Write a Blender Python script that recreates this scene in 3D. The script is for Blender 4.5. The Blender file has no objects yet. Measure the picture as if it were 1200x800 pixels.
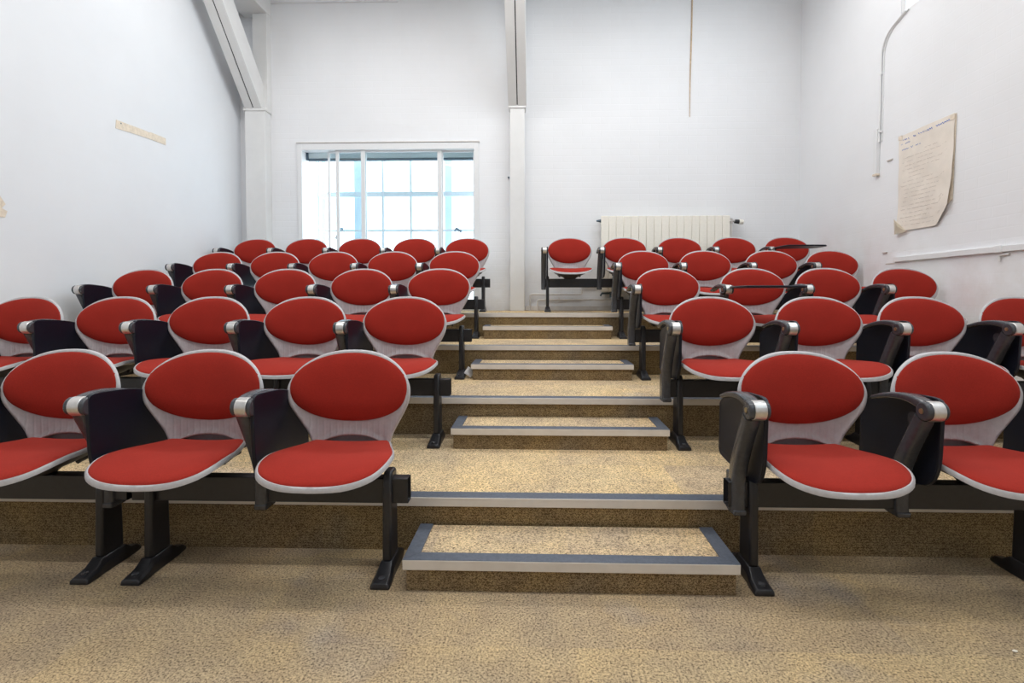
import bpy, bmesh, math, random
from mathutils import Vector, Matrix
random.seed(7)
SC = bpy.context.scene
COL = SC.collection
# ------------------------------------------------------------------ camera
cam = bpy.data.cameras.new('camera'); camo = bpy.data.objects.new('camera', cam); COL.objects.link(camo)
cam.sensor_fit = 'HORIZONTAL'; cam.sensor_width = 36.0; cam.lens = 36.0 * 600 / 1200
cam.shift_x = -10.11 / 1200; cam.shift_y = -37.0 / 1200
yaw, pitch = 0.0286, 0.02633
cy_, sy_, cp_, sp_ = math.cos(yaw), math.sin(yaw), math.cos(pitch), math.sin(pitch)
fw = Vector((-sy_*cp_, cy_*cp_, -sp_)); rt = Vector((cy_, sy_, 0)); up = Vector((-sy_*sp_, cy_*sp_, cp_))
M = Matrix(((rt.x, up.x, -fw.x, -0.12107), (rt.y, up.y, -fw.y, 0.0), (rt.z, up.z, -fw.z, 1.0449), (0, 0, 0, 1)))
camo.matrix_world = M
cam.clip_start = 0.05; cam.clip_end = 200
SC.camera = camo
# ------------------------------------------------------------------ exposure, world, lamps
SC.view_settings.view_transform = 'Standard'; SC.view_settings.look = 'None'
SC.view_settings.exposure = -0.12; SC.view_settings.gamma = 1.0; SC.view_settings.use_curve_mapping = False
try:
    SC.cycles.use_denoising = True; SC.cycles.max_bounces = 8; SC.cycles.diffuse_bounces = 6
    SC.cycles.sample_clamp_indirect = 6.0; SC.cycles.caustics_reflective = False; SC.cycles.caustics_refractive = False
except Exception: pass
W = bpy.data.worlds.new('sky'); SC.world = W; W.use_nodes = True
bg = W.node_tree.nodes['Background']; bg.inputs[0].default_value = (0.84, 0.92, 1.0, 1); bg.inputs[1].default_value = 4.6

def area(name, loc, sx, sy, power, col, rot=(0, 0, 0), portal=False):
    l = bpy.data.lights.new(name, 'AREA'); l.shape = 'RECTANGLE'; l.size = sx; l.size_y = sy; l.energy = power; l.color = col
    o = bpy.data.objects.new(name, l); COL.objects.link(o); o.location = loc; o.rotation_euler = rot
    if portal: l.cycles.is_portal = True
    return o
area('unseen_strip_lamp', (-0.3, 4.45, 4.55), 5.6, 0.16, 86, (1.0, 0.985, 0.97))
area('unseen_strip_lamp', (-0.3, 1.6, 4.55), 5.6, 0.16, 108, (1.0, 0.985, 0.97))
area('unseen_strip_lamp', (-0.3, -1.4, 4.55), 5.6, 0.16, 22, (1.0, 0.985, 0.97))  # unseen fill lamp behind the viewer, added to brighten the fronts
area('clerestory_portal', (3.10, 1.335, 4.125), 1.45, 6.27, 10, (1, 1, 1), (0, math.radians(90), 0), True)

# ------------------------------------------------------------------ dimensions (metres)
Y0, S, D, R, RH = 1.771, 0.3017, 0.96, 0.2193, 0.1118
YW, XL, XR, YF, ZC = 6.1, -3.66, 2.96, -3.6, 5.2
def riser(n): return Y0 + S + (n - 1) * D          # front of tier n (1..4)
ROWY = [1.92 + D * i for i in range(5)]; ROWY[4] -= 0.153
ROWZ = [R * i for i in range(5)]

# ------------------------------------------------------------------ materials
def mat(name, col, rough=0.5, metal=0.0, spec=None, coat=0.0):
    m = bpy.data.materials.new(name); m.use_nodes = True
    b = m.node_tree.nodes['Principled BSDF']
    b.inputs['Base Color'].default_value = (*col, 1); b.inputs['Roughness'].default_value = rough; b.inputs['Metallic'].default_value = metal
    if spec is not None: b.inputs['Specular IOR Level'].default_value = spec
    if coat: b.inputs['Coat Weight'].default_value = coat
    m.diffuse_color = (*col, 1)
    return m, m.node_tree, b
def N(nt, t, **kw):
    n = nt.nodes.new(t)
    for k, v in kw.items():
        if k.startswith('i_'): n.inputs[int(k[2:]) if k[2:].isdigit() else k[2:].replace('_', ' ')].default_value = v
        else: setattr(n, k, v)
    return n
def ramp(nt, stops, src):
    r = nt.nodes.new('ShaderNodeValToRGB'); e = r.color_ramp.elements
    while len(e) < len(stops): e.new(0.5)
    for i, (p, c) in enumerate(stops): e[i].position = p; e[i].color = (*c, 1) if len(c) == 3 else c
    nt.links.new(src, r.inputs[0]); return r
def coords(nt, scale=(1, 1, 1)):
    tc = N(nt, 'ShaderNodeTexCoord'); mp = N(nt, 'ShaderNodeMapping'); mp.inputs['Scale'].default_value = scale
    nt.links.new(tc.outputs['Object'], mp.inputs[0]); return mp.outputs[0]
def noise(nt, vec, scale, detail=3, rough=0.5):
    n = N(nt, 'ShaderNodeTexNoise'); n.inputs['Scale'].default_value = scale; n.inputs['Detail'].default_value = detail; n.inputs['Roughness'].default_value = rough
    nt.links.new(vec, n.inputs['Vector']); return n
def mixc(nt, fac, a, b, mode='MIX'):
    m = N(nt, 'ShaderNodeMix', data_type='RGBA', blend_type=mode)
    for idx, v in ((0, fac), (6, a), (7, b)):
        if hasattr(v, 'is_output'): nt.links.new(v, m.inputs[idx])
        else: m.inputs[idx].default_value = v if idx == 0 else (*v, 1)
    return m.outputs[2]
def bump(nt, b, src, strength=0.3, dist=0.005):
    bp = N(nt, 'ShaderNodeBump'); bp.inputs['Strength'].default_value = strength; bp.inputs['Distance'].default_value = dist
    nt.links.new(src, bp.inputs['Height']); nt.links.new(bp.outputs[0], b.inputs['Normal']); return bp

# carpet: looped pile, tan with grey and gold patches in square tiles
def carpet(name, lift=1.0, weave=False, dark=1.0):
    m, nt, b = mat(name, (0.4, 0.3, 0.17), 0.95, spec=0.1)
    v = coords(nt)
    big = noise(nt, v, 1.7, 3, 0.55); mid = noise(nt, v, 6.5, 3, 0.6)
    base = ramp(nt, [(0.30, (0.46, 0.385, 0.275)), (0.46, (0.53, 0.43, 0.285)), (0.56, (0.58, 0.46, 0.285)), (0.70, (0.48, 0.42, 0.335))], big.outputs[0]).outputs[0]
    tile = N(nt, 'ShaderNodeTexBrick', offset=0.0); tile.inputs['Scale'].default_value = 1.0; nt.links.new(v, tile.inputs[0])
    tile.inputs['Brick Width'].default_value = 0.5; tile.inputs['Row Height'].default_value = 0.5; tile.inputs['Mortar Size'].default_value = 0.0; tile.inputs['Bias'].default_value = 0.0
    tile.inputs['Color1'].default_value = (0.80, 0.80, 0.86, 1); tile.inputs['Color2'].default_value = (1.04, 1.02, 0.93, 1); tile.inputs['Mortar'].default_value = (0.9, 0.9, 0.9, 1)
    c = mixc(nt, 0.8, base, tile.outputs[0], 'MULTIPLY')
    md = ramp(nt, [(0.35, (0.86, 0.85, 0.86)), (0.65, (1.06, 1.05, 1.0))], mid.outputs[0]).outputs[0]
    c = mixc(nt, 1.0, c, md, 'MULTIPLY')
    if weave:
        vor = N(nt, 'ShaderNodeTexWave', wave_type='BANDS', bands_direction='Z'); vor.inputs['Scale'].default_value = 28; vor.inputs['Distortion'].default_value = 9
        vor.inputs['Detail'].default_value = 1.0; vor.inputs['Detail Scale'].default_value = 5.0
        nt.links.new(v, vor.inputs[0])
        fine = noise(nt, v, 150, 2, 0.6)
        hsrc = mixc(nt, 0.35, vor.outputs[0], fine.outputs[0])
        sp = ramp(nt, [(0.36, (0.40, 0.36, 0.32)), (0.58, (1.05, 1.03, 1.0))], hsrc).outputs[0]
    else:
        fine = noise(nt, v, 140, 4, 0.85)
        hsrc = fine.outputs[0]
        sp = ramp(nt, [(0.38, (0.16, 0.14, 0.14)), (0.48, (0.88, 0.87, 0.85)), (0.58, (1.36, 1.34, 1.28))], hsrc).outputs[0]
    c = mixc(nt, 1.0, c, sp, 'MULTIPLY')
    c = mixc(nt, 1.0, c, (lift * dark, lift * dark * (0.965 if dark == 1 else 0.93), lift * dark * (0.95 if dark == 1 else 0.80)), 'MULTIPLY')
    nt.links.new(c, b.inputs['Base Color']); bump(nt, b, hsrc, 0.55, 0.004)
    return m
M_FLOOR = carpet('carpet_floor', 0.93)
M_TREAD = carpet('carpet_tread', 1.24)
M_RISER = carpet('carpet_riser_shaded', 1.0, True, 0.66)  # shade on the upright faces is painted in as a darker brown

def wall_mat(name, col, brick=0.25, low=(0, 0)):
    m, nt, b = mat(name, col, 0.55, spec=0.3)
    tc = N(nt, 'ShaderNodeTexCoord'); sep = N(nt, 'ShaderNodeSeparateXYZ'); nt.links.new(tc.outputs['Object'], sep.inputs[0])
    ad = N(nt, 'ShaderNodeMath', operation='ADD'); nt.links.new(sep.outputs[0], ad.inputs[0]); nt.links.new(sep.outputs[1], ad.inputs[1])
    cmb = N(nt, 'ShaderNodeCombineXYZ'); nt.links.new(ad.outputs[0], cmb.inputs[0]); nt.links.new(sep.outputs[2], cmb.inputs[1])
    br = N(nt, 'ShaderNodeTexBrick'); br.inputs['Scale'].default_value = 1.0; br.inputs['Brick Width'].default_value = 0.225; br.inputs['Row Height'].default_value = 0.075
    br.inputs['Mortar Size'].default_value = 0.006; br.inputs['Mortar Smooth'].default_value = 0.7
    br.inputs['Color1'].default_value = (1, 1, 1, 1); br.inputs['Color2'].default_value = (0.85, 0.85, 0.85, 1); br.inputs['Mortar'].default_value = (0.3, 0.3, 0.3, 1)
    nt.links.new(cmb.outputs[0], br.inputs[0])
    n1 = noise(nt, tc.outputs['Object'], 0.9, 4, 0.6); n2 = noise(nt, tc.outputs['Object'], 45, 3, 0.6)
    c = ramp(nt, [(0.32, tuple(x * 0.955 for x in col)), (0.6, col)], n1.outputs[0]).outputs[0]
    if brick > 0.1:      # worn, slightly grubby band of paint low on the brickwork
        mr = N(nt, 'ShaderNodeMapRange'); mr.inputs[1].default_value = 1.9; mr.inputs[2].default_value = 1.1
        nt.links.new(sep.outputs[2], mr.inputs[0])
        n3 = noise(nt, tc.outputs['Object'], 2.6, 5, 0.65)
        g = ramp(nt, [(0.46, (0, 0, 0)), (0.72, (1, 1, 1))], n3.outputs[0]).outputs[0]
        f = N(nt, 'ShaderNodeMath', operation='MULTIPLY'); nt.links.new(mr.outputs[0], f.inputs[0]); nt.links.new(g, f.inputs[1])
        f2 = N(nt, 'ShaderNodeMath', operation='MULTIPLY'); nt.links.new(f.outputs[0], f2.inputs[0]); f2.inputs[1].default_value = 0.5
        c = mixc(nt, f2.outputs[0], c, (0.64, 0.60, 0.56))
    nt.links.new(c, b.inputs['Base Color'])
    h = mixc(nt, 0.25, br.outputs[0], n2.outputs[0]); bump(nt, b, h, brick, 0.006)
    return m
M_WALLB = wall_mat('white_painted_brick', (0.82, 0.83, 0.85), 0.2)
M_WALLS = wall_mat('white_plaster', (0.80, 0.82, 0.85), 0.04)
M_WALLR = wall_mat('white_painted_brick_side', (0.84, 0.85, 0.87), 0.11)
M_CEIL = mat('ceiling_paint', (0.8, 0.8, 0.8), 0.8)[0]

def fabric(name, col):
    m, nt, b = mat(name, col, 0.85, spec=0.15)
    v = coords(nt); n = noise(nt, v, 420, 2, 0.7); n2 = noise(nt, v, 9, 3, 0.5)
    c = ramp(nt, [(0.35, tuple(x * 0.80 for x in col)), (0.65, tuple(min(1, x * 1.14) for x in col))], n.outputs[0]).outputs[0]
    c = mixc(nt, 1.0, c, ramp(nt, [(0.3, (0.93, 0.93, 0.93)), (0.7, (1.05, 1.05, 1.05))], n2.outputs[0]).outputs[0], 'MULTIPLY')
    nt.links.new(c, b.inputs['Base Color']); bump(nt, b, n.outputs[0], 0.35, 0.0015)
    b.inputs['Sheen Weight'].default_value = 0.12; b.inputs['Sheen Roughness'].default_value = 0.5
    b.inputs['Sheen Tint'].default_value = (1.0, 0.45, 0.35, 1)
    return m
M_RED = fabric('red_wool', (0.345, 0.024, 0.015))
def speck(name, col, rough, metal=0, amt=0.08, scale=60, coat=0):
    m, nt, b = mat(name, col, rough, metal, coat=coat)
    n = noise(nt, coords(nt), scale, 3, 0.6)
    c = ramp(nt, [(0.3, tuple(x * (1 - amt) for x in col)), (0.7, tuple(min(1, x * (1 + amt)) for x in col))], n.outputs[0]).outputs[0]
    nt.links.new(c, b.inputs['Base Color']); bump(nt, b, n.outputs[0], 0.06, 0.001)
    return m
M_SHELL = speck('pale_grey_plastic', (0.47, 0.455, 0.465), 0.38)
M_SHELLB = speck('pale_grey_ribbed_plastic', (0.47, 0.455, 0.465), 0.38)
def ribs(m):
    nt = m.node_tree; b = nt.nodes['Principled BSDF']; tc = N(nt, 'ShaderNodeTexCoord'); sp = N(nt, 'ShaderNodeSeparateXYZ'); nt.links.new(tc.outputs['Object'], sp.inputs[0])
    wv = N(nt, 'ShaderNodeTexWave', wave_type='BANDS', bands_direction='X'); wv.inputs['Scale'].default_value = 12.5; nt.links.new(tc.outputs['Object'], wv.inputs[0])
    mr = N(nt, 'ShaderNodeMapRange'); mr.inputs[1].default_value = 0.60; mr.inputs[2].default_value = 0.50; nt.links.new(sp.outputs[2], mr.inputs[0])
    pw = N(nt, 'ShaderNodeMath', operation='POWER'); pw.inputs[1].default_value = 4.0; nt.links.new(wv.outputs['Fac'], pw.inputs[0])
    mu = N(nt, 'ShaderNodeMath', operation='MULTIPLY'); nt.links.new(pw.outputs[0], mu.inputs[0]); nt.links.new(mr.outputs[0], mu.inputs[1])
    bump(nt, b, mu.outputs[0], 0.4, 0.003)
ribs(M_SHELLB)
M_SHELLD = speck('dark_underside_plastic', (0.035, 0.033, 0.035), 0.5)
M_SHELL_SHADE = speck('shaded_shell_plastic', (0.25, 0.215, 0.23), 0.5)  # shell plastic darkened, shade under the backrest arch put into its colour
M_ARM = speck('charcoal_plastic', (0.050, 0.052, 0.060), 0.27, amt=0.15)
M_TAB = speck('black_laminate', (0.006, 0.008, 0.016), 0.36, amt=0.15); M_TAB.node_tree.nodes['Principled BSDF'].inputs['Specular IOR Level'].default_value = 0.3
M_BLACK = speck('black_powdercoat', (0.015, 0.015, 0.018), 0.36, amt=0.2)
M_SILVER = speck('brushed_silver', (0.66, 0.64, 0.62), 0.28, 0.85)
M_BOLT = speck('brass_bolt', (0.45, 0.36, 0.20), 0.35, 0.8)
M_BOLTR = speck('red_ring_bolt', (0.35, 0.12, 0.12), 0.35, 0.5)
M_NOSE = speck('beige_nosing_face', (0.66, 0.61, 0.555), 0.45, amt=0.05, scale=12)
M_INS = speck('slate_rubber_insert', (0.085, 0.10, 0.13), 0.5, amt=0.2, scale=90)
M_PAINT = speck('white_gloss_wood', (0.74, 0.74, 0.735), 0.4, amt=0.03, scale=5)
M_SLIT_SHADE = mat('slit_shade', (0.04, 0.035, 0.035), 0.9)[0]
M_RAD = speck('cream_enamel', (0.86, 0.825, 0.74), 0.35, amt=0.03)
M_PIPE = speck('white_painted_pipe', (0.72, 0.70, 0.68), 0.45, amt=0.06, scale=20)
M_PAPER = speck('aged_paper', (0.80, 0.735, 0.655), 0.9, amt=0.05, scale=8)
M_PAPERL = speck('pale_paper', (0.84, 0.78, 0.66), 0.9, amt=0.04, scale=8)
M_INKB = mat('blue_ink', (0.12, 0.20, 0.55), 0.8)[0]
M_INKG = mat('faded_grey_ink', (0.55, 0.49, 0.45), 0.8)[0]
M_TAPE = speck('old_masking_tape', (0.76, 0.67, 0.55), 0.8, amt=0.12, scale=35)
M_RUST = speck('rusty_cord', (0.56, 0.42, 0.28), 0.8, amt=0.2, scale=30)
M_BLIND = speck('grey_green_blind', (0.70, 0.75, 0.73), 0.7, amt=0.04)
M_BLINDB = speck('dark_blind_bar', (0.10, 0.15, 0.19), 0.5)
M_FRAME = speck('white_aluminium', (0.78, 0.79, 0.80), 0.3, amt=0.02)
M_CURT = speck('pale_blue_curtain', (0.84, 0.92, 0.98), 0.8, amt=0.04)
M_BAR = speck('blue_grey_bar', (0.58, 0.64, 0.68), 0.5)
M_HANDLE = speck('dark_steel', (0.10, 0.14, 0.18), 0.35, 0.7)
M_STONE = speck('pale_render', (0.75, 0.74, 0.72), 0.9, amt=0.05, scale=3)
def sheer(m):
    nt = m.node_tree; b = nt.nodes['Principled BSDF']; out = [n for n in nt.nodes if n.type == 'OUTPUT_MATERIAL'][0]
    t = N(nt, 'ShaderNodeBsdfTranslucent'); t.inputs[0].default_value = (0.72, 0.78, 0.82, 1); mx = N(nt, 'ShaderNodeMixShader'); mx.inputs[0].default_value = 0.5
    nt.links.new(b.outputs[0], mx.inputs[1]); nt.links.new(t.outputs[0], mx.inputs[2]); nt.links.new(mx.outputs[0], out.inputs[0])
sheer(M_CURT); sheer(M_BLIND); M_BLIND.node_tree.nodes['Mix Shader'].inputs[0].default_value = 0.3
def glass():
    m, nt, b = mat('window_glass', (1, 1, 1), 0.02)
    out = [n for n in nt.nodes if n.type == 'OUTPUT_MATERIAL'][0]
    tr = N(nt, 'ShaderNodeBsdfTransparent'); tr.inputs[0].default_value = (0.93, 0.97, 0.98, 1)
    gl = N(nt, 'ShaderNodeBsdfGlossy'); gl.inputs['Roughness'].default_value = 0.02
    mx = N(nt, 'ShaderNodeMixShader')
    mx.inputs[0].default_value = 0.045; nt.links.new(tr.outputs[0], mx.inputs[1]); nt.links.new(gl.outputs[0], mx.inputs[2]); nt.links.new(mx.outputs[0], out.inputs[0])
    return m
M_GLASS = glass()

# ------------------------------------------------------------------ mesh helpers
def obj(name, bm, m, parent=None, smooth=False, bevel=0.0, segs=2, angle=35):
    me = bpy.data.meshes.new(name); bmesh.ops.recalc_face_normals(bm, faces=bm.faces); bm.to_mesh(me); bm.free()
    o = bpy.data.objects.new(name, me); COL.objects.link(o)
    for mm in (m if isinstance(m, (list, tuple)) else [m]): me.materials.append(mm)
    if smooth or bevel:
        me.polygons.foreach_set('use_smooth', [True] * len(me.polygons))
        if hasattr(me, 'set_sharp_from_angle'): me.set_sharp_from_angle(angle=math.radians(angle))
    if bevel:
        md = o.modifiers.new('bevel', 'BEVEL'); md.width = bevel; md.segments = segs; md.limit_method = 'ANGLE'; md.angle_limit = math.radians(35)
    if parent: o.parent = parent
    return o
def box(bm, x0, x1, y0, y1, z0, z1, mi=0):
    v = [bm.verts.new(p) for p in ((x0, y0, z0), (x1, y0, z0), (x1, y1, z0), (x0, y1, z0), (x0, y0, z1), (x1, y0, z1), (x1, y1, z1), (x0, y1, z1))]
    fs = []
    for q in ((0, 3, 2, 1), (4, 5, 6, 7), (0, 1, 5, 4), (1, 2, 6, 5), (2, 3, 7, 6), (3, 0, 4, 7)):
        f = bm.faces.new([v[i] for i in q]); f.material_index = mi; fs.append(f)
    return fs
def mbox(*a):
    bm = bmesh.new(); box(bm, *a); return bm
def prism(bm, pts, axis, a, b):
    """polygon pts (2D) extruded along axis from a to b; axis 'x': pts are (y,z); 'y': (x,z); 'z': (x,y)"""
    def P(p, t):
        return {'x': (t, p[0], p[1]), 'y': (p[0], t, p[1]), 'z': (p[0], p[1], t)}[axis]
    A = [bm.verts.new(P(p, a)) for p in pts]; B = [bm.verts.new(P(p, b)) for p in pts]
    bm.faces.new(A); bm.faces.new(B[::-1]); n = len(pts)
    for i in range(n): bm.faces.new((A[i], A[(i + 1) % n], B[(i + 1) % n], B[i]))
def cyl(bm, p0, p1, r0, r1=None, seg=20):
    r1 = r0 if r1 is None else r1
    p0, p1 = Vector(p0), Vector(p1); d = p1 - p0
    q = d.to_track_quat('Z', 'Y').to_matrix()
    A = [bm.verts.new(p0 + q @ Vector((math.cos(t) * r0, math.sin(t) * r0, 0))) for t in [2 * math.pi * i / seg for i in range(seg)]]
    B = [bm.verts.new(p1 + q @ Vector((math.cos(t) * r1, math.sin(t) * r1, 0))) for t in [2 * math.pi * i / seg for i in range(seg)]]
    bm.faces.new(A[::-1]); bm.faces.new(B)
    for i in range(seg): bm.faces.new((A[i], A[(i + 1) % seg], B[(i + 1) % seg], B[i]))
def tube(bm, pts, r, seg=10):
    pts = [Vector(p) for p in pts]; rings = []
    for i, p in enumerate(pts):
        d = (pts[min(i + 1, len(pts) - 1)] - pts[max(i - 1, 0)]).normalized()
        q = d.to_track_quat('Z', 'Y').to_matrix()
        rr = r[i] if isinstance(r, (list, tuple)) else r
        rings.append([bm.verts.new(p + q @ Vector((math.cos(t) * rr, math.sin(t) * rr, 0))) for t in [2 * math.pi * k / seg for k in range(seg)]])
    for a, b in zip(rings, rings[1:]):
        # align ring b to ring a
        best = min(range(seg), key=lambda s: (a[0].co - b[s].co).length)
        for k in range(seg):
            bm.faces.new((a[k], a[(k + 1) % seg], b[(k + 1 + best) % seg], b[(k + best) % seg]))
    bm.faces.new(rings[0][::-1]); bm.faces.new(rings[-1])
def sweep_yz(bm, path, xc, widths, heights, rnd=0.35, n=16):
    """rounded-rectangle section swept along a path of (y,z) points"""
    rings = []; P = [Vector((0, *p)) for p in path]
    for i, p in enumerate(P):
        d = (P[min(i + 1, len(P) - 1)] - P[max(i - 1, 0)]).normalized()
        nrm = Vector((0, -d.z, d.y))
        ring = []
        for k in range(n):
            t = 2 * math.pi * (k + 0.5) / n; c, s = math.cos(t), math.sin(t); e = rnd
            cx = math.copysign(abs(c) ** e, c) * widths[i] / 2; cn = math.copysign(abs(s) ** e, s) * heights[i] / 2
            ring.append(bm.verts.new(Vector((xc + cx, p.y, p.z)) + nrm * cn))
        rings.append(ring)
    for a, b in zip(rings, rings[1:]):
        for k in range(n): bm.faces.new((a[k], a[(k + 1) % n], b[(k + 1) % n], b[k]))
    bm.faces.new(rings[0][::-1]); bm.faces.new(rings[-1])
def catmull(pts, sub=6, closed=True):
    out = []; n = len(pts)
    for i in range(n if closed else n - 1):
        g = lambda k: pts[k % n] if closed else pts[max(0, min(n - 1, k))]
        p0, p1, p2, p3 = g(i - 1), g(i), g(i + 1), g(i + 2)
        for s in range(sub):
            t = s / sub
            out.append(tuple(0.5 * (2 * p1[j] + (p2[j] - p0[j]) * t + (2 * p0[j] - 5 * p1[j] + 4 * p2[j] - p3[j]) * t * t + (3 * p1[j] - p0[j] - 3 * p2[j] + p3[j]) * t ** 3) for j in range(2)))
    if not closed: out.append(tuple(pts[-1]))
    return out
def pillow(bm, outline, centre, place, front, back, rings=(0.0, 0.25, 0.45, 0.62, 0.76, 0.87, 0.94, 0.98, 1.0)):
    """closed shell over an outline: place(u,v,h)->3D; front(r), back(r) offsets from the middle surface"""
    n = len(outline); cu, cv = centre
    def sheet(fn):
        L = []
        for r in rings:
            if r == 0: L.append([bm.verts.new(place(cu, cv, fn(0)))]); continue
            L.append([bm.verts.new(place(cu + (u - cu) * r, cv + (v - cv) * r, fn(r))) for u, v in outline])
        return L
    A, B = sheet(front), sheet(back)
    for L in (A, B):
        for k in range(n): bm.faces.new((L[0][0], L[1][k], L[1][(k + 1) % n]))
        for a, b in zip(L[1:], L[2:]):
            for k in range(n): bm.faces.new((a[k], b[k], b[(k + 1) % n], a[(k + 1) % n]))
    for k in range(n): bm.faces.new((A[-1][k], B[-1][k], B[-1][(k + 1) % n], A[-1][(k + 1) % n]))
def empty(name, loc, label, cat, group=None, kind=None):
    o = bpy.data.objects.new(name, None); COL.objects.link(o); o.location = loc; o.empty_display_size = 0.1
    o['label'] = label; o['category'] = cat
    if group: o['group'] = group
    if kind: o['kind'] = kind
    return o
def tag(o, label, cat, group=None, kind=None):
    o['label'] = label; o['category'] = cat
    if group: o['group'] = group
    if kind: o['kind'] = kind
    return o
def struct(o, label, cat): return tag(o, label, cat, None, 'structure')
def dup(root, loc, label, group=None, skip=()):
    r = root.copy(); COL.objects.link(r); r.location = loc; r['label'] = label
    if group: r['group'] = group
    for ch in list(root.children):
        if ch.name.split('.')[0] in skip: continue
        c = ch.copy(); COL.objects.link(c); c.parent = r
        for g in list(ch.children):
            d = g.copy(); COL.objects.link(d); d.parent = c
    return r

# ================================================================== ROOM SHELL
struct(obj('floor', mbox(XL - .2, XR + .2, YF, riser(1) + 0.02, -0.1, 0.0), M_FLOOR), 'tan looped carpet floor in front of the first row', 'floor')
ORD = ['lowest', 'second', 'third', 'top']
for n in range(1, 5):
    y0 = riser(n); y1 = riser(n + 1) + 0.02 if n < 4 else YW + 0.1
    bm = bmesh.new()
    for f in box(bm, XL - .1, XR + .1, y0, y1, (n - 1) * R, n * R): pass
    bm.normal_update()
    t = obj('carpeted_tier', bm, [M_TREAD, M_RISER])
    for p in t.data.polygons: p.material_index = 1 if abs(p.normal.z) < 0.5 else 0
    struct(t, f'{ORD[n-1]} carpeted seating tier with patterned riser coloured darker for shade', 'seating tier')
    h = n * R
    obj('nosing', mbox(XL, XR, y0 - 0.012, y0 + 0.004, h - 0.033, h + 0.004), M_NOSE, t, bevel=0.002)
    obj('nosing_insert', mbox(XL, XR, y0 - 0.010, y0 + 0.052, h - 0.004, h + 0.0055), M_INS, t, bevel=0.0015)

# back wall with the big window opening
WX0, WX1, WZ0, WZ1 = -2.954, -0.803, 0.877, 2.86
bm = bmesh.new()
box(bm, XL - .2, WX0, YW, YW + .25, 0, ZC); box(bm, WX1, XR + .2, YW, YW + .25, 0, ZC)
box(bm, WX0, WX1, YW, YW + .25, WZ1, ZC); box(bm, WX0, WX1, YW, YW + .25, 0, WZ0)
struct(obj('wall_back', bm, M_WALLB), 'white painted brick back wall behind the top row', 'wall')
struct(obj('trim_1', mbox(-3.27, -1.75, YW - .025, YW, 4.52, ZC), M_WALLB), 'shallow brick ledge high on the back wall', 'ledge')
struct(obj('wall_left', mbox(XL - .2, XL, YF, YW + .2, 0, ZC), M_WALLS), 'plain white plaster wall on the left', 'wall')
CY0, CY1, CZ0, CZ1 = -1.8, 4.47, 3.40, 4.85       # clerestory opening in the right wall
bm = bmesh.new()
box(bm, XR, XR + .22, YF, YW + .2, 0, CZ0); box(bm, XR, XR + .22, YF, YW + .2, CZ1, ZC)
box(bm, XR, XR + .22, CY1, YW + .2, CZ0, CZ1); box(bm, XR, XR + .22, YF, CY0, CZ0, CZ1)
struct(obj('wall_right', bm, M_WALLR), 'white painted brick wall on the right with a notice on it', 'wall')
struct(obj('wall_front', mbox(XL - .2, XR + .2, YF - .2, YF, 0, ZC), M_WALLS), 'white wall behind the viewer', 'wall')
struct(obj('ceiling', mbox(XL - .2, XR + .2, YF - .2, YW + .25, ZC, ZC + .15), M_CEIL), 'white ceiling above the lecture room', 'ceiling')

# clerestory window: frame, mullions, glass
bm = bmesh.new()
xg0, xg1 = XR + .004, XR + .034
box(bm, xg0, xg1, CY0, CY1, CZ0, CZ0 + .03); box(bm, xg0, xg1, CY0, CY1, CZ1 - .05, CZ1)
for k in range(8):
    yy = CY0 + (CY1 - CY0 - .05) * k / 7; box(bm, xg0, xg1, yy, yy + .05, CZ0, CZ1)
cw = struct(obj('window_2', bm, M_FRAME), 'bright high window at the top of the right wall', 'window')
obj('pane', mbox(xg0 + .012, xg0 + .016, CY0 + .01, CY1 - .01, CZ0 + .01, CZ1 - .01), M_GLASS, cw)

# main window: casing, inner sliding sashes, recess, outer glazing bars
win = empty('window_1', (0, 0, 0), 'wide white framed sliding window in the back wall', 'window', kind='structure')
bm = bmesh.new(); c0 = .045
box(bm, WX0 - .012, WX0 + c0, YW - .02, YW + .10, WZ0, WZ1 + .01); box(bm, WX1 - c0, WX1 + .012, YW - .02, YW + .10, WZ0, WZ1 + .01)
box(bm, WX0 + c0, WX1 - c0, YW - .02, YW + .10, WZ1 - .07, WZ1 + .01); box(bm, WX0 + c0, WX1 - c0, YW - .02, YW + .10, WZ0, WZ0 + .03)
obj('window_frame', bm, M_FRAME, win, bevel=.003)
bm = bmesh.new(); box(bm, WX0 - .02, WX1 + .02, YW - .03, YW - .001, WZ1 + .011, WZ1 + .022)
obj('head_trim', bm, M_PIPE, win)
def sash(x0, x1, y, wl, wr):
    b = bmesh.new(); z0, z1 = WZ0 + .03, WZ1 - .07
    box(b, x0, x0 + wl, y, y + .022, z0, z1); box(b, x1 - wr, x1, y, y + .022, z0, z1)
    box(b, x0 + wl, x1 - wr, y, y + .022, z1 - .022, z1); box(b, x0 + wl, x1 - wr, y, y + .022, z0, z0 + .04)
    s = obj('sash', b, M_FRAME, win, bevel=.002)
    obj('pane', mbox(x0 + wl, x1 - wr, y + .009, y + .013, z0 + .04, z1 - .022), M_GLASS, s)
sash(-2.625, -2.155, YW + .05, .025, .045)
sash(-2.515, -1.24, YW + .018, .04, .05)
sash(-1.275, -0.85, YW + .05, .05, .015)
obj('mullion', mbox(-2.205, -2.155, YW + .003, YW + .017, WZ0 + .03, WZ1 - .07), M_FRAME, win, bevel=.002)
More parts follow.
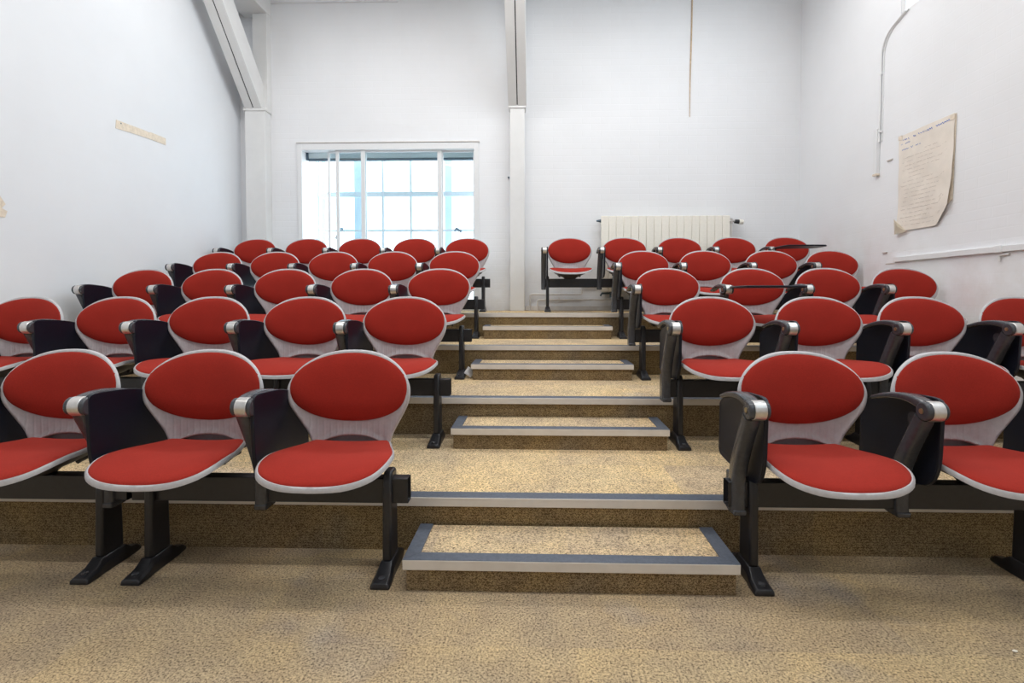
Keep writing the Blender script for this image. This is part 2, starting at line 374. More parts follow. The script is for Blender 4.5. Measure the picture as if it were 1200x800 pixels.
# recess beyond the sashes
YO = YW + .62
ow = bmesh.new(); a0, a1 = WX0 - .35, WX1 + .35
box(ow, a0, a1, YO, YO + .05, 2.36, 2.42); box(ow, a0, a1, YO, YO + .03, 1.90, 1.925); box(ow, a0, a1, YO, YO + .05, 0.6, .95)
for x, w in ((-3.02, .03), (-2.14, .025), (-1.77, .025)): box(ow, x, x + w, YO - .006, YO + .055, .9, 2.9)
og = obj('outer_window', ow, M_BAR, win); ow = bmesh.new()
for x, w in ((-2.53, .11), (-1.32, .09), (-2.97, .05)): box(ow, x, x + w, YO + .07, YO + .10, .9, 2.9)
obj('sheer_curtain', ow, M_CURT, win)
obj('outer_pane', mbox(a0, a1, YO + .012, YO + .016, .9, 2.9), M_GLASS, win)
bl = obj('roller_blind', mbox(-2.93, -0.80, YW + .115, YW + .155, 2.725, 2.845), M_BLIND, win, bevel=.01)
obj('blind_bar', mbox(-2.90, -0.83, YW + .11, YW + .16, 2.695, 2.724), M_BLINDB, bl, bevel=.006)
obj('blind_bracket', mbox(-2.915, -2.885, YW + .095, YW + .114, 2.70, 2.80), M_HANDLE, bl)
bm = bmesh.new(); tube(bm, [(-2.73, YO - .05, 1.80), (-2.70, YO - .07, 1.87), (-2.665, YO - .06, 1.93), (-2.65, YO - .04, 1.93)], .017)
obj('window_stay', bm, M_HANDLE, win, smooth=True)
bm = bmesh.new(); tube(bm, [(-1.17, YO - .04, 1.90), (-1.15, YO - .06, 1.93), (-1.08, YO - .06, 1.885)], .017)
obj('window_stay', bm, M_HANDLE, win, smooth=True)
# ================================================================== POSTS AND BRACES
def post(name, x0, x1, label, xb0, xb1, full):
    t = empty(name, ((x0 + x1) / 2, 5.96, ROWZ[4]), label, 'post'); ox, oy, oz = t.location
    y0 = 5.96
    obj('shaft', mbox(x0 - ox, x1 - ox, y0 - oy, YW - oy, 0, 3.26 - oz), M_PAINT, t, bevel=.004)
    b = mbox(x0 - .014 - ox, x1 + .014 - ox, y0 - .012 - oy, YW - oy, 3.215 - oz, 3.255 - oz)
    obj('cap_moulding', b, M_PAINT, t, bevel=.003)
    obj('upper_post', mbox(x1 - .16 - ox, x1 + .012 - ox, YW - .10 - oy, YW - oy, 3.25 - oz, 4.6 - oz), M_PAINT, t, bevel=.004)
    # raking brace towards the viewer: twin boards with a dark gap
    bx0, bx1 = xb0 - ox, xb1 - ox; g = (bx0 + bx1) / 2
    A = [(5.955 - oy, 3.23 - oz), (6.095 - oy, 3.30 - oz), (6.095 - oy, 3.42 - oz), (4.90 - oy, 4.75 - oz), (4.72 - oy, 4.62 - oz)]
    bm = bmesh.new(); prism(bm, A, 'x', bx0, g - .006); prism(bm, A, 'x', g + .006, bx1)
    br = obj('brace', bm, M_PAINT, t, bevel=.003)
    A2 = [(5.945 - oy, 3.249 - oz), (6.05 - oy, 3.34 - oz), (4.88 - oy, 4.7 - oz), (4.73 - oy, 4.618 - oz)]
    bm = bmesh.new(); prism(bm, A2, 'x', g - .0055, g + .0055); obj('shade_strip', bm, M_SLIT_SHADE, br)  # dark strip standing for the shade in the slit between the boards
    bm = bmesh.new(); prism(bm, [(5.962 - oy, 3.225 - oz), (5.90 - oy, 3.33 - oz), (6.0 - oy, 3.5 - oz), (6.09 - oy, 3.3 - oz)], 'x', g - .04, g + .04)
    obj('brace_block', bm, M_PAINT, br)
    if full: obj('tie_beam', mbox(x0 - .06 - ox, x1 + .02 - ox, 3.0 - oy, YW - oy, 4.36 - oz, 4.60 - oz), M_PAINT, t, bevel=.004)
    else: obj('tie_beam', mbox(x0 - .02 - ox, x1 + .02 - ox, 3.0 - oy, YW - oy, 4.62 - oz, 4.86 - oz), M_PAINT, t, bevel=.004)
    return t
post('timber_post', -3.525, -3.285, 'white timber post in the back left corner with raking brace', -3.515, -3.315, True)
post('timber_post', -0.415, -0.245, 'white timber post between window and radiator, rising to a brace', -0.435, -0.225, False)

# ================================================================== AISLE STEPS
SX = [(-.590, .592), (-.576, .597), (-.588, .588), (-.600, .580)]
for n in range(1, 5):
    yb = riser(n); yf = yb - S; z0 = (n - 1) * R; z1 = z0 + RH; x0, x1 = SX[n - 1]
    t = empty('aisle_step', ((x0 + x1) / 2, yf + .15, z0), f'carpeted half step in the aisle below the {ORD[n-1]} seating tier', 'step', 'carpeted half steps up the aisle')
    ox, oy, oz = t.location
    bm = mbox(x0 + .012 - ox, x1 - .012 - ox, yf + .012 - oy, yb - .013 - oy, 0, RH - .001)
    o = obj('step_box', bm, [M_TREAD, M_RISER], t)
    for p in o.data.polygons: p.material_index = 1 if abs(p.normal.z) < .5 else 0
    obj('nosing', mbox(x0 - ox, x1 - ox, yf - oy, yf + .014 - oy, RH - .033, RH + .003), M_NOSE, t, bevel=.002)
    bm = bmesh.new(); w = .055; a, b_ = x0 - ox, x1 - ox; f, k = yf + .001 - oy, yb - .013 - oy
    def strip(q):
        A = [bm.verts.new((*p, RH - .002)) for p in q]; B = [bm.verts.new((*p, RH + .0045)) for p in q]
        bm.faces.new(A[::-1]); bm.faces.new(B)
        for i in range(4): bm.faces.new((A[i], A[(i + 1) % 4], B[(i + 1) % 4], B[i]))
    strip([(a, f), (b_, f), (b_ - w, f + w), (a + w, f + w)]); strip([(a, f + .002), (a + w - .002, f + w), (a + w - .002, k), (a, k)]); strip([(b_, f + .002), (b_, k), (b_ - w + .002, k), (b_ - w + .002, f + w)])
    obj('nosing_insert', bm, M_INS, t, bevel=.001)

# ================================================================== CHAIR
def back_y(x, z): return 0.145 - 0.85 * x * x + 0.10 * max(0, z - .62) ** 1.0
def make_chair():
    t = empty('auditorium_chair', (0, 0, 0), '', 'chair')
    # --- backrest shell (pale grey), wide oval that narrows to a waist with an arched foot
    half = [(0, .832), (.06, .829), (.12, .815), (.175, .787), (.218, .748), (.243, .700), (.247, .660), (.238, .620), (.218, .580), (.195, .540), (.173, .500), (.152, .440)]
    arch = [(.115, .463), (.06, .480), (0, .485)]
    hc = catmull(half, 4, False); ac = catmull([half[-1]] + arch, 3, False)[1:]
    right = hc + ac; out = right + [(-x, z) for x, z in right[-2:0:-1]]
    bm = bmesh.new()
    def place_b(u, v, h): return (u, back_y(u, v) - h, v - .007)
    pillow(bm, out, (0, .64), place_b, lambda r: .004 if r < .9 else .011 * (1 - ((r - .955) / .06) ** 2) if r < 1 else .004, lambda r: -.010 if r < .95 else -.006)
    shell = obj('backrest_shell', bm, M_SHELLB, t, smooth=True, angle=60)
    shell['label'] = 'pale grey plastic backrest shell with an arched lower edge'
    # --- red oval pad
    el = []
    for k in range(48):
        a = 2 * math.pi * k / 48; c, s = math.cos(a), math.sin(a)
        b = .1395 if s > 0 else .140
        ex = .2395 * math.copysign(abs(c) ** .96, c); ez = math.copysign(abs(s) ** .97, s) * b
        el.append((ex, .684 + ez))
    bm = bmesh.new()
    pillow(bm, el, (0, .684), lambda u, v, h: (u, back_y(u, v) - h, v - .007), lambda r: .006 + .024 * (max(0, 1 - r ** 3.2)) ** .55, lambda r: -.002)
    obj('backrest_pad', bm, M_RED, t, smooth=True, angle=80)
    # --- seat shell
    def seat_z(x, y):
        s = min(1, max(0, (-.10 - y) / .17))
        r = min(1, max(0, (y - .03) / .12))
        return .440 - .030 * s * s + .45 * x * x * (1 - .3 * s) + .006 * r * r
    sh = [(0, -.275), (.08, -.272), (.146, -.259), (.198, -.230), (.224, -.183), (.232, -.125), (.226, -.060), (.208, .000), (.185, .060), (.163, .118), (.145, .138), (.08, .145), (0, .147)]
    r1 = catmull(sh, 3, False); out = r1 + [(-x, y) for x, y in r1[-2:0:-1]]
    bm = bmesh.new()
    pillow(bm, out, (0, -.07), lambda u, v, h: (u, v, seat_z(u, v) + h), lambda r: .002 if r < .95 else .006 if r < 1 else .001, lambda r: -.018 if r < .9 else -.013)
    obj('seat_shell', bm, M_SHELL, t, smooth=True, angle=60)
    bm = bmesh.new()
    pad = [(-.0 + x * .968, -.07 + (y + .07) * .955) for x, y in out]
    pillow(bm, pad, (0, -.07), lambda u, v, h: (u, v, seat_z(u, v) + h), lambda r: .005 + .022 * (max(0, 1 - r ** 4)) ** .6, lambda r: .0)
    obj('seat_pad', bm, M_RED, t, smooth=True, angle=80)
    # --- rear upsweep of the seat shell under the arch, shade painted in mauve-grey
    bm = bmesh.new()
    pts = [(-.150, .452), (-.155, .425), (-.09, .415), (0, .412), (.09, .415), (.155, .425), (.150, .452), (.10, .486), (.05, .497), (0, .501), (-.05, .497), (-.10, .486)]
    pillow(bm, catmull(pts, 3), (0, .455), lambda u, v, h: (u, .165 - .8 * u * u - h, v), lambda r: .004, lambda r: -.006)
    obj('seat_upsweep', bm, M_SHELL_SHADE, t, smooth=True, angle=60)
    # --- dark bowl under the seat and bracket down to the beam
    bm = bmesh.new(); L = []
    for z, w, y0, y1 in ((.428, .185, -.215, .120), (.415, .165, -.19, .11), (.395, .12, -.12, .085), (.375, .075, -.06, .05), (.3605, .06, -.035, .035)):
        ring = []
        for k in range(24):
            a = 2 * math.pi * k / 24; c, s = math.cos(a), math.sin(a)
            ring.append(bm.verts.new((w * math.copysign(abs(c) ** .6, c), (y0 + y1) / 2 + (y1 - y0) / 2 * math.copysign(abs(s) ** .6, s), z + (.3 * (w * c) ** 2 if z > .42 else 0))))
        L.append(ring)
    for a, b in zip(L, L[1:]):
        for k in range(24): bm.faces.new((a[k], a[(k + 1) % 24], b[(k + 1) % 24], b[k]))
    bm.faces.new(L[0]); bm.faces.new(L[-1][::-1])
    obj('seat_bracket', bm, M_SHELLD, t, smooth=True, angle=50)
    bm = bmesh.new()
    for s in (-1, 1): tube(bm, [(s * .11, .05, .39), (s * .12, .14, .405), (s * .12, .165, .45), (s * .12, .163, .56)], .011)
    obj('back_support', bm, M_SHELLD, t, smooth=True)
    # --- armrest on the chair's own left in the picture
    ax = -.284
    bm = bmesh.new()
    path = catmull([(-.008, .245), (-.008, .30), (-.012, .37), (-.030, .43), (-.062, .50), (-.100, .57), (-.133, .63)], 3, False)
    n = len(path); sweep_yz(bm, path, ax - .006, [.050 + .004 * (i / n) for i in range(n)], [.070 - .024 * (i / (n - 1)) ** .8 for i in range(n)], .45)
    top = catmull([(-.150, .664), (-.110, .678), (-.04, .684), (.05, .672), (.125, .650)], 4, False); m_ = len(top)
    sweep_yz(bm, top, ax - .004, [.050 - .010 * (i / (m_ - 1)) for i in range(m_)], [.050 - .034 * (i / (m_ - 1)) ** .55 for i in range(m_)], .5)
    arm = obj('armrest', bm, M_ARM, t, smooth=True, angle=50)
    bm = bmesh.new()
    cyl(bm, (ax - .032, -.152, .655), (ax + .040, -.152, .655), .0325, None, 24)
    obj('hinge_housing', bm, M_ARM, arm, smooth=True, bevel=.006, segs=3)
    bm = bmesh.new(); cyl(bm, (ax - .014, -.153, .655), (ax + .026, -.153, .655), .0345, None, 28)
    obj('hinge_cap', bm, M_SILVER, arm, smooth=True, bevel=.002)['label'] = 'brushed silver hinge cap at the front of the armrest'
    bm = bmesh.new(); cyl(bm, (ax - .0345, -.150, .655), (ax - .0315, -.150, .655), .0095, None, 16)
    obj('hinge_bolt', bm, M_BOLT, arm, smooth=True)
    bm = bmesh.new(); box(bm, ax - .029, ax + .020, -.045, .030, .240, .262); box(bm, ax - .026, ax + .017, .024, .050, .24, .385)
    obj('beam_clamp', bm, M_ARM, arm, bevel=.006)
    return t
def tablet_folded():
    px = -.250
    prof = catmull([(-.150, .692), (-.06, .694), (.06, .680), (.19, .642), (.262, .602), (.270, .560), (.272, .44), (.268, .385), (.18, .372), (.05, .366), (-.04, .370), (-.108, .388), (-.146, .45), (-.156, .56), (-.158, .64)], 4)
    bm = bmesh.new(); prism(bm, prof, 'x', px - .008, px + .008)
    bm.normal_update(); bm.faces.ensure_lookup_table()
    big = [f for f in bm.faces if len(f.verts) > 6]
    left = min(big, key=lambda f: f.calc_center_median().x)
    bmesh.ops.inset_individual(bm, faces=[left], thickness=.016, depth=0); 
    bmesh.ops.translate(bm, verts=list(left.verts), vec=(.005, 0, 0))
    return bm
def tablet_open():
    prof = catmull([(-.27, -.13), (-.27, -.42), (-.22, -.47), (.06, -.47), (.13, -.44), (.15, -.36), (.14, -.25), (.06, -.20), (-.10, -.18), (-.19, -.12)], 4)
    bm = bmesh.new(); prism(bm, prof, 'z', .664, .678)
    return bm
def plain_tablet(t):
    o = obj('writing_tablet', tablet_folded(), M_TAB, t, bevel=.003)
    bm = bmesh.new(); cyl(bm, (-.256, -.03, .60), (-.250, -.03, .60), .028, .022, 20)
    obj('tablet_hinge_plate', bm, M_ARM, o, smooth=True)
    return o
chairF = make_chair(); plain_tablet(chairF)
chairO = None
ROWN = ['front row', 'second row', 'third row', 'fourth row', 'back row']
LX = [-.882, -1.470, -2.062, -2.645, -3.200]
ROWX_L = [[-.867, -1.462, -2.052], [-.887, -1.479, -2.056, -2.621, -3.190], [-.866, -1.468, -2.069, -2.648, -3.204], [-.897, -1.494, -2.071, -2.642, -3.209], [-.880, -1.468, -2.088, -2.693, -3.282]]
ROWX_R = [[.919, 1.508, 2.10], [.897, 1.501, 2.079, 2.645], [.885, 1.526, 2.090, 2.656], [.903, 1.484, 2.101, 2.665], [.257, .863, 1.466, 2.055, 2.632]]
def seatword(i, n):
    w = ['nearest the aisle', 'second from the aisle', 'third from the aisle', 'fourth from the aisle', 'fifth from the aisle']
    return w[i] if i < n - 1 or n == 3 else 'against the side wall'
used = False
for r in range(5):
    for side, xs in (('left', ROWX_L[r]), ('right', ROWX_R[r])):
        for i, x in enumerate(xs):
            loc = (x, ROWY[r], ROWZ[r])
            g = f'red chairs in the {side} block'
            openT = side == 'right' and ((r == 4 and i == 4) or (r == 2 and i == 1))
            lab = f'red padded chair in {ROWN[r]} of {side} block, {seatword(i, len(xs))}'
            if openT: lab = lab.replace('red padded chair', 'red chair') + ', writing tablet open'
            if not used: c = chairF; c.location = loc; c['label'] = lab; c['group'] = g; used = True
            else:
                c = dup(chairF, loc, lab, g, skip=('writing_tablet',) if openT else ())
            if openT:
                if chairO is None: chairO = obj('writing_tablet', tablet_open(), M_TAB, c, bevel=.004); k = chairO
                else: k = chairO.copy(); COL.objects.link(k); k.parent = c
                k['label'] = 'black writing tablet swung out flat over the seat'
# ================================================================== BEAMS WITH LEGS
def seat_beam(x0, x1, legs, y, z, label, group, open_right=True):
    xc = (x0 + x1) / 2
    t = empty('chair_support_rail', (xc, y, z), label, 'bench rail', group)
    bm = bmesh.new(); box(bm, x0 - xc, x1 - xc, -.025, .025, .265, .360)
    bm.normal_update(); bm.faces.ensure_lookup_table()
    for sgn in (1, -1):
        f = [f for f in bm.faces if f.normal.x * sgn > .5 or abs(f.calc_center_median().x - (x1 - xc if sgn > 0 else x0 - xc)) < 1e-5][0]
        bmesh.ops.inset_individual(bm, faces=[f], thickness=.006, depth=0)
        bmesh.ops.translate(bm, verts=list(f.verts), vec=(-.04 * sgn, 0, 0))
    obj('crossbar', bm, M_BLACK, t, bevel=.004)
    for lx in legs:
        bm = bmesh.new(); X = lx - xc
        prof = [(-.036, .375), (-.026, .388), (.030, .388), (.040, .375), (.047, .30), (.052, .055), (-.052, .055), (-.046, .30)]
        prism(bm, prof, 'x', X - .0165, X + .0165)
        lg = obj('leg', bm, M_BLACK, t, bevel=.009, segs=3)
        bm = bmesh.new(); L = []
        for yy, w, h in ((-.140, .054, .012), (-.136, .060, .022), (-.085, .058, .034), (-.055, .050, .058), (.055, .046, .058), (.085, .044, .034), (.120, .036, .026), (.138, .030, .014)):
            L.append([bm.verts.new((X + sx * w * 1.18 / 2 * k, yy, zz)) for sx, k, zz in ((-1, 1, 0.0), (-1, 1, h * .6), (-1, .68, h), (1, .68, h), (1, 1, h * .6), (1, 1, 0.0))])
        for a, b in zip(L, L[1:]):
            for k in range(6): bm.faces.new((a[k], a[(k + 1) % 6], b[(k + 1) % 6], b[k]))
        bm.faces.new(L[0]); bm.faces.new(L[-1][::-1])
        obj('foot', bm, M_BLACK, lg, smooth=True, bevel=.003, angle=50)
        bm = bmesh.new(); cyl(bm, (X, -.112, .024), (X, -.112, .0305), .012, None, 14); obj('floor_bolt', bm, M_ARM, lg)
    return t
for r in range(5):
    y, z = ROWY[r], ROWZ[r]; g = 'black beams carrying the chairs'
    seat_beam(-1.665, -.598 if r < 4 else -.615, [-.675, -1.585] if r < 4 else [-.69, -1.585], y, z, f'black steel beam under {ROWN[r]} of left block, aisle half', g)
    seat_beam(-2.66 if r == 0 else -3.46, -1.680, [-1.775, -2.5 if r == 0 else -3.30], y, z, f'black steel beam under {ROWN[r]} of left block, wall half', g)
    if r < 4:
        seat_beam(.590, 1.775, [.680, 1.700], y, z, f'black steel beam under {ROWN[r]} of right block, aisle half', g)
        seat_beam(1.790, 2.42 if r == 0 else 2.90, [2.36] if r == 0 else [1.86, 2.62], y, z, f'black steel beam under {ROWN[r]} of right block, wall half', g)
    else:
        seat_beam(-.060, 1.165, [.012, 1.08], y, z, f'black steel beam under {ROWN[r]} of right block, aisle half', g)
        seat_beam(1.180, 2.90, [1.27, 2.62], y, z, f'black steel beam under {ROWN[r]} of right block, wall half', g)

# ================================================================== RADIATOR AND PIPES
t = empty('radiator', (1.38, 6.03, ROWZ[4]), 'long cream column radiator on the back wall behind the top row', 'radiator')
z0, z1 = 1.10 - ROWZ[4], 1.975 - ROWZ[4]; x0, x1 = .640 - 1.38, 2.118 - 1.38; nsec = 17; w = (x1 - x0) / nsec
sec = None
for k in range(nsec):
    xa = x0 + k * w
    if sec is None:
        bm = bmesh.new()
        box(bm, -.0418 * w / .087, .0418 * w / .087, -.055, -.035, z0, z1); box(bm, -.015, .015, -.035, .035, z0 + .02, z1 - .02); box(bm, -.03, .03, .035, .045, z0, z1)
        sec = obj('radiator_section', bm, M_RAD, t, bevel=.006); sec.location.x = xa + w / 2
    else:
        s2 = sec.copy(); COL.objects.link(s2); s2.parent = t; s2.location.x = xa + w / 2
bm = bmesh.new(); box(bm, x0 + .003, x1 - .003, -.034, .02, z1 - .12, z1 - .07); box(bm, x0 + .003, x1 - .003, -.034, .02, z0 + .07, z0 + .12)
for xx in (x0 + .3, x1 - .3): box(bm, xx - .015, xx + .015, .02, .07, z1 - .11, z1 - .08)
obj('header_pipe', bm, M_RAD, t)
bm = bmesh.new(); cyl(bm, (x0 - .05, -.01, z1 - .05), (x0 + .01, -.01, z1 - .05), .008, .022, 14); obj('bleed_plug', bm, M_HANDLE, t, smooth=True)
bm = bmesh.new(); cyl(bm, (x1, -.01, z1 - .055), (x1 + .07, -.01, z1 - .055), .014, .014, 14); cyl(bm, (x1 + .03, -.01, z1 - .09), (x1 + .03, -.01, z1 - .03), .016, None, 14)
vv = obj('valve', bm, M_SILVER, t, smooth=True)
bm = bmesh.new(); cyl(bm, (x1 + .065, -.01, z1 - .062), (x1 + .115, -.01, z1 - .066), .022, .026, 16); obj('valve_collar', bm, M_BLACK, vv, smooth=True)
bm = bmesh.new(); cyl(bm, (x1 + .115, -.01, z1 - .066), (x1 + .165, -.01, z1 - .07), .030, .026, 16); obj('valve_knob', bm, M_RAD, vv, smooth=True, bevel=.005)
bm = bmesh.new(); tube(bm, [(x1 + .03, -.01, z1 - .08), (x1 + .03, -.01, z1 - .3), (x1 + .03, -.01, .0)], .010); obj('tail_pipe', bm, M_PIPE, t, smooth=True)
bm = bmesh.new(); cyl(bm, (x0 + .12, -.01, z0 + .09), (x0 + .12, -.01, z0 - .07), .014, None, 12); tube(bm, [(x0 + .12, -.01, z0 - .02), (x0 + .02, -.01, z0 - .02), (x0 - .0, -.01, z0 - .05)], .012)
obj('lower_valve', bm, M_HANDLE, t, smooth=True)
def bend(pts, rad=.03, k=5):
    out = [Vector(pts[0])]
    for a, b, c in zip(pts, pts[1:], pts[2:]):
        a, b, c = Vector(a), Vector(b), Vector(c); u = (a - b).normalized() * rad; v = (c - b).normalized() * rad
        for i in range(k + 1):
            s = i / k; out.append(b + u * (1 - s) ** 2 + v * s * s)
    out.append(Vector(pts[-1])); return out
Yp = 6.065; zt = ROWZ[4]
bm = bmesh.new(); tube(bm, bend([(-.185, Yp, zt), (-.185, Yp, 1.070), (.43, Yp, 1.070), (.43, Yp, 1.20), (.62, Yp, 1.20)]), .011)
tag(obj('heating_pipe', bm, M_PIPE, smooth=True), 'upper white heating pipe looping low along the back wall', 'pipe', None)
bm = bmesh.new(); tube(bm, bend([(-.095, Yp - .02, zt), (-.095, Yp - .02, 1.005), (2.3, Yp - .02, 1.005)]), .011)
for xx in (.16, 1.2): box(bm, xx - .006, xx + .006, Yp - .03, YW, .985, 1.03)
tag(obj('heating_pipe', bm, M_PIPE, smooth=True), 'lower white heating pipe running low along the back wall', 'pipe', None)
struct(obj('baseboard_back', mbox(-.24, XR, YW - .035, YW, zt, zt + .055), M_PIPE, bevel=.003), 'low pale skirting along the back wall under the pipes', 'baseboard')

# ================================================================== RIGHT WALL FITTINGS
# notice
t = empty('paper_notice', (XR - .004, 4.16, 1.97), 'large yellowed handwritten paper notice curling on the right wall', 'notice')
ox, oy, oz = t.location
def sheet_mesh(poly, curl, rows=26, cols=14, th=.0012):
    """poly(s,t)->(y,z) with s,t in 0..1; curl(s,t)-> distance off the wall"""
    bm = bmesh.new(); F, Bk = [], []
    for j in range(rows + 1):
        F.append([]); Bk.append([])
        for i in range(cols + 1):
            s, q = i / cols, j / rows; y, z = poly(s, q); d = curl(s, q)
            F[-1].append(bm.verts.new((-d - th, y, z))); Bk[-1].append(bm.verts.new((-d, y, z)))
    for j in range(rows):
        for i in range(cols):
            bm.faces.new((F[j][i], F[j][i + 1], F[j + 1][i + 1], F[j + 1][i])); bm.faces.new((Bk[j][i], Bk[j + 1][i], Bk[j + 1][i + 1], Bk[j][i + 1]))
    per = [(0, i) for i in range(cols)] + [(j, cols) for j in range(rows)] + [(rows, i) for i in range(cols, 0, -1)] + [(j, 0) for j in range(rows, 0, -1)]
    for a, b in zip(per, per[1:] + per[:1]): bm.faces.new((F[a[0]][a[1]], Bk[a[0]][a[1]], Bk[b[0]][b[1]], F[b[0]][b[1]]))
    return bm
# s=0 far edge (left in the picture, y=4.45) .. s=1 near edge; t=0 bottom .. 1 top
def npoly(s, q):
    y = .29 - .572 * s; z0 = -.375 - .01 * s; z1 = .420
    if s > .78: z0 += .10 * (s - .78) / .22 * 1.4          # torn near corner
    if s < .22: z0 -= 0.0
    y += .035 * max(0, .35 - q) * s * 2.0
    return y, z0 + (z1 - z0) * q
def ncurl(s, q): return .003 + .030 * max(0, s - .6) / .4 * max(0, .75 - q) + .018 * max(0, (.25 - s)) * max(0, .2 - q) * 20 + .004 * math.sin(q * 9 + s * 4) ** 2
obj('sheet', sheet_mesh(npoly, ncurl), M_PAPER, t, smooth=True)
# underlying second sheet showing at the near edge
obj('under_sheet', sheet_mesh(lambda s, q: (-.12 - .175 * s + .02 * (1 - q), -.30 + .715 * q + .09 * s * (1 - q)), lambda s, q: .0005, 10, 4), M_TAPE, t)
bm = bmesh.new(); V = [bm.verts.new(p) for p in ((-.022, .315, -.265), (-.026, .300, -.400), (-.020, .165, -.392), (-.028, .27, -.33))]
for q in ((0, 1, 3), (1, 2, 3), (2, 0, 3)): bm.faces.new([V[i] for i in q])
bmesh.ops.solidify(bm, geom=bm.faces[:], thickness=.001)
obj('curled_corner', bm, M_PAPERL, t)
for (yy, zz) in ((.275, .405), (-.265, .395)):
    obj('tape_tab', mbox(-.0085, -.0072, yy - .022, yy + .022, zz - .018, zz + .018), M_TAPE, t)
rng = random.Random(3)
def scrawl(bm, s0, s1, q, amp, wdt, wob=26):
    n = int((s1 - s0) * 90) + 3; prev = None
    for i in range(n):
        s = s0 + (s1 - s0) * i / (n - 1)
        if rng.random() < .10: prev = None; continue
        y, z = npoly(s, q); z += amp * math.sin(i * 1.9 + rng.random() * 1.6) * rng.uniform(.3, 1); d = ncurl(s, q) + .0026
        p = Vector((-d, y, z))
        if prev is not None:
            a, b = prev, p; off = Vector((0, 0, wdt / 2)); bk = Vector((.0006, 0, 0))
            f = [bm.verts.new(x) for x in (a - off, b - off, b + off, a + off)]; g = [bm.verts.new(x + bk) for x in (a - off, b - off, b + off, a + off)]
            bm.faces.new(f); bm.faces.new(g[::-1])
            for k in range(4): bm.faces.new((f[k], g[k], g[(k + 1) % 4], f[(k + 1) % 4]))
        prev = p
bm = bmesh.new(); scrawl(bm, .08, .20, .945, .010, .006); scrawl(bm, .28, .33, .945, .008, .006); scrawl(bm, .38, .66, .948, .010, .0065); scrawl(bm, .70, .93, .95, .009, .0065)
scrawl(bm, .05, .08, .90, .012, .005); scrawl(bm, .12, .22, .905, .007, .0045); scrawl(bm, .06, .20, .845, .007, .004); scrawl(bm, .24, .42, .845, .007, .004)
obj('blue_handwriting', bm, M_INKB, t)
bm = bmesh.new()
for k in range(19):
    q = .79 - k * .041
    if 5 <= k <= 6: scrawl(bm, .2, .5, q, .006, .002); continue
    a = rng.uniform(.05, .12); b = rng.uniform(.6, .92)
    if k == 0: a = .5
    while a < b:
        c = min(b, a + rng.uniform(.06, .22)); scrawl(bm, a, c, q, .005, .0021); a = c + .025
obj('faded_handwriting', bm, M_INKG, t)
# surface trunking
t = empty('wall_trunking', (XR, 3.4, 1.355), 'white plastic cable trunking running along the right wall below the notice', 'trunking')
obj('trunking_length', mbox(-.020, 0, -1.9, .08, -.018, .022), M_FRAME, t, bevel=.002)
obj('trunking_length', mbox(-.024, 0, .09, 1.085, -.018, .022), M_FRAME, t, bevel=.002)
obj('joint_clip', mbox(-.026, 0, .06, .11, -.021, .026), M_FRAME, t, bevel=.002)
bm = bmesh.new(); box(bm, -.004, 0, 1.09, 1.20, -.030, -.022); obj('end_mark', bm, M_INKG, t)
bm = bmesh.new(); tube(bm, bend([(-.006, .02, -.035), (-.012, .085, -.04), (-.012, .085, -.08)], .015), .007); obj('pipe_clip', bm, M_PIPE, t, smooth=True)
# conduit coming down from the clerestory corner
t = empty('cable_conduit', (XR - .001, 4.69, 2.14), 'thin white cable conduit bending down the right wall from the high window', 'conduit')
P = [(-.012, y, z) for y, z in catmull([(-.30, 1.275), (-.22, 1.25), (-.12, 1.215), (-.055, 1.165), (-.014, 1.09), (.0, 1.0), (.004, .6), (.008, .28)], 4, False)]
bm = bmesh.new(); tube(bm, P, .009); obj('conduit_pipe', bm, M_FRAME, t, smooth=True)
bm = bmesh.new(); tube(bm, [(x + .008, y - .022, z) for x, y, z in P], .006); obj('cable', bm, M_FRAME, t, smooth=True)
obj('trunking_length', mbox(-.034, 0, .012, .058, 0, .40), M_FRAME, t, bevel=.003)
obj('end_cap', mbox(-.036, 0, .010, .060, -.012, .004), M_TAPE, t)
for zz in (.36, .87): obj('saddle_clip', mbox(-.022, 0, -.022, .014, zz, zz + .014), M_FRAME, t, bevel=.002)
# small wall marks
tag(obj('wall_screw', mbox(XR - .010, XR, 4.535, 4.60, 2.222, 2.232), M_INKG), 'short dark peg on the right wall left of the notice', 'peg')
tag(obj('wall_screw', mbox(XR - .010, XR, 4.58, 4.64, 1.425, 1.433), M_INKG), 'short dark peg on the right wall just above the trunking end', 'peg')
bm = bmesh.new(); cyl(bm, (-.437, YW, 2.45), (-.437, YW - .02, 2.45), .011, None, 10); tag(obj('wall_screw', bm, M_HANDLE, smooth=True), 'small dark screw on the back wall beside the middle post', 'peg')
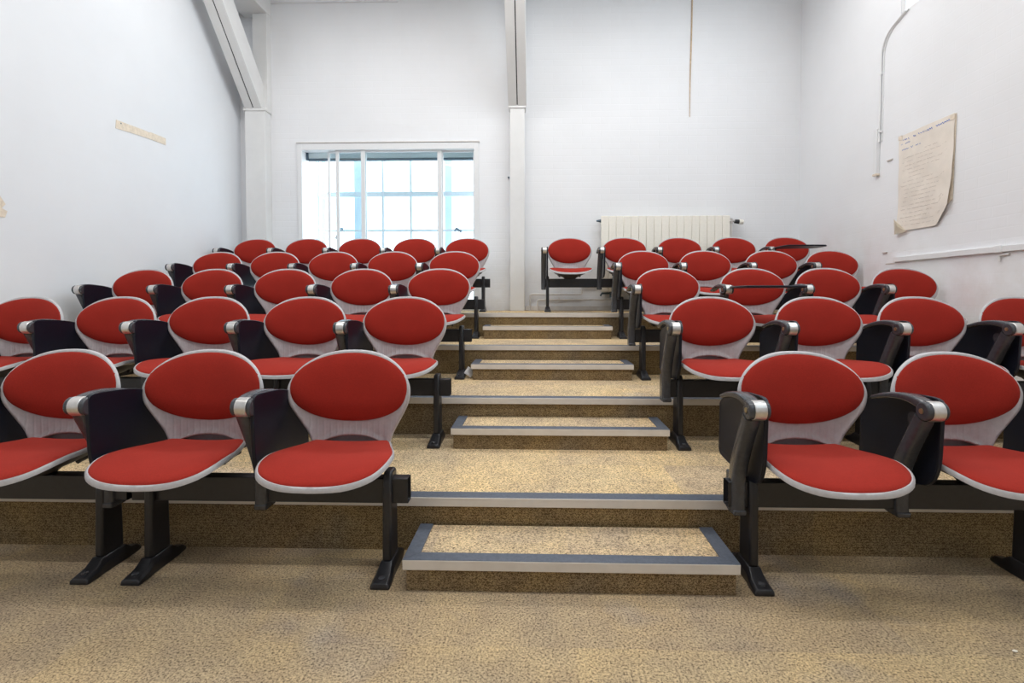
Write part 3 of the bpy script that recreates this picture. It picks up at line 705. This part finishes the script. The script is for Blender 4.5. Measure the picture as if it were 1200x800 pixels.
# ================================================================== BACK WALL CORD, LEFT WALL TAPE
pts = [(1.692 + .006 * math.sin(z * 3.1) - .012 * max(0, 3.9 - z), YW - .008, z) for z in [3.14 + .13 * k for k in range(14)]]
bm = bmesh.new(); tube(bm, pts, [.003 + .005 * min(1, k / 5) for k in range(14)], 6)
tag(obj('hanging_cord', bm, M_RUST, smooth=True), 'thin brownish cord hanging straight down the back wall above the radiator', 'cord')
bm = bmesh.new()
A = [(4.255, 2.462), (4.262, 2.535), (4.40, 2.540), (4.60, 2.548), (4.64, 2.545), (4.645, 2.553), (4.84, 2.556), (4.842, 2.492), (4.64, 2.488), (4.45, 2.478)]
prism(bm, A, 'x', XL, XL + .004)
t = tag(obj('tape_strip', bm, M_TAPE), 'strip of yellowed paper tape stuck on the left wall', 'tape')
bm = bmesh.new(); cyl(bm, (XL + .003, 4.31, 2.52), (XL + .006, 4.31, 2.52), .006, None, 8); obj('pin', bm, M_HANDLE, t)
bm = bmesh.new(); prism(bm, [(3.05, 1.56), (3.06, 1.70), (3.30, 1.71), (3.335, 1.66), (3.31, 1.63), (3.345, 1.615), (3.33, 1.572), (3.2, 1.565)], 'x', XL, XL + .005)
tag(obj('paper_remnant', bm, M_TAPE), 'torn remnant of paper on the left wall at the picture edge', 'paper')
# ================================================================== SMALL LITTER
t = empty('chair_foot_plate', (-.630, riser(2) + D - .22, ROWZ[2]), 'small silver plate tilted beside the aisle foot in third row, left block', 'plate')
bm = bmesh.new(); box(bm, -.032, .032, -.003, .003, 0, .062)
o = obj('plate', bm, M_SILVER, t, bevel=.004); o.rotation_euler = (math.radians(-22), math.radians(32), 0); o.location = (.005, 0, .020)
for (x, y, l) in ((1.29, 1.52, 'small white crumb on the carpet, largest, right front'), (1.42, 1.56, 'small white crumb on the carpet beneath the right front chairs')):
    bm = bmesh.new(); bmesh.ops.create_icosphere(bm, subdivisions=1, radius=.006)
    for v in bm.verts: v.co.z = v.co.z * .5 + .003; v.co.x *= 1.4
    o = obj('paper_crumb', bm, M_PAPERL); o.location = (x, y, 0); tag(o, l, 'crumb')
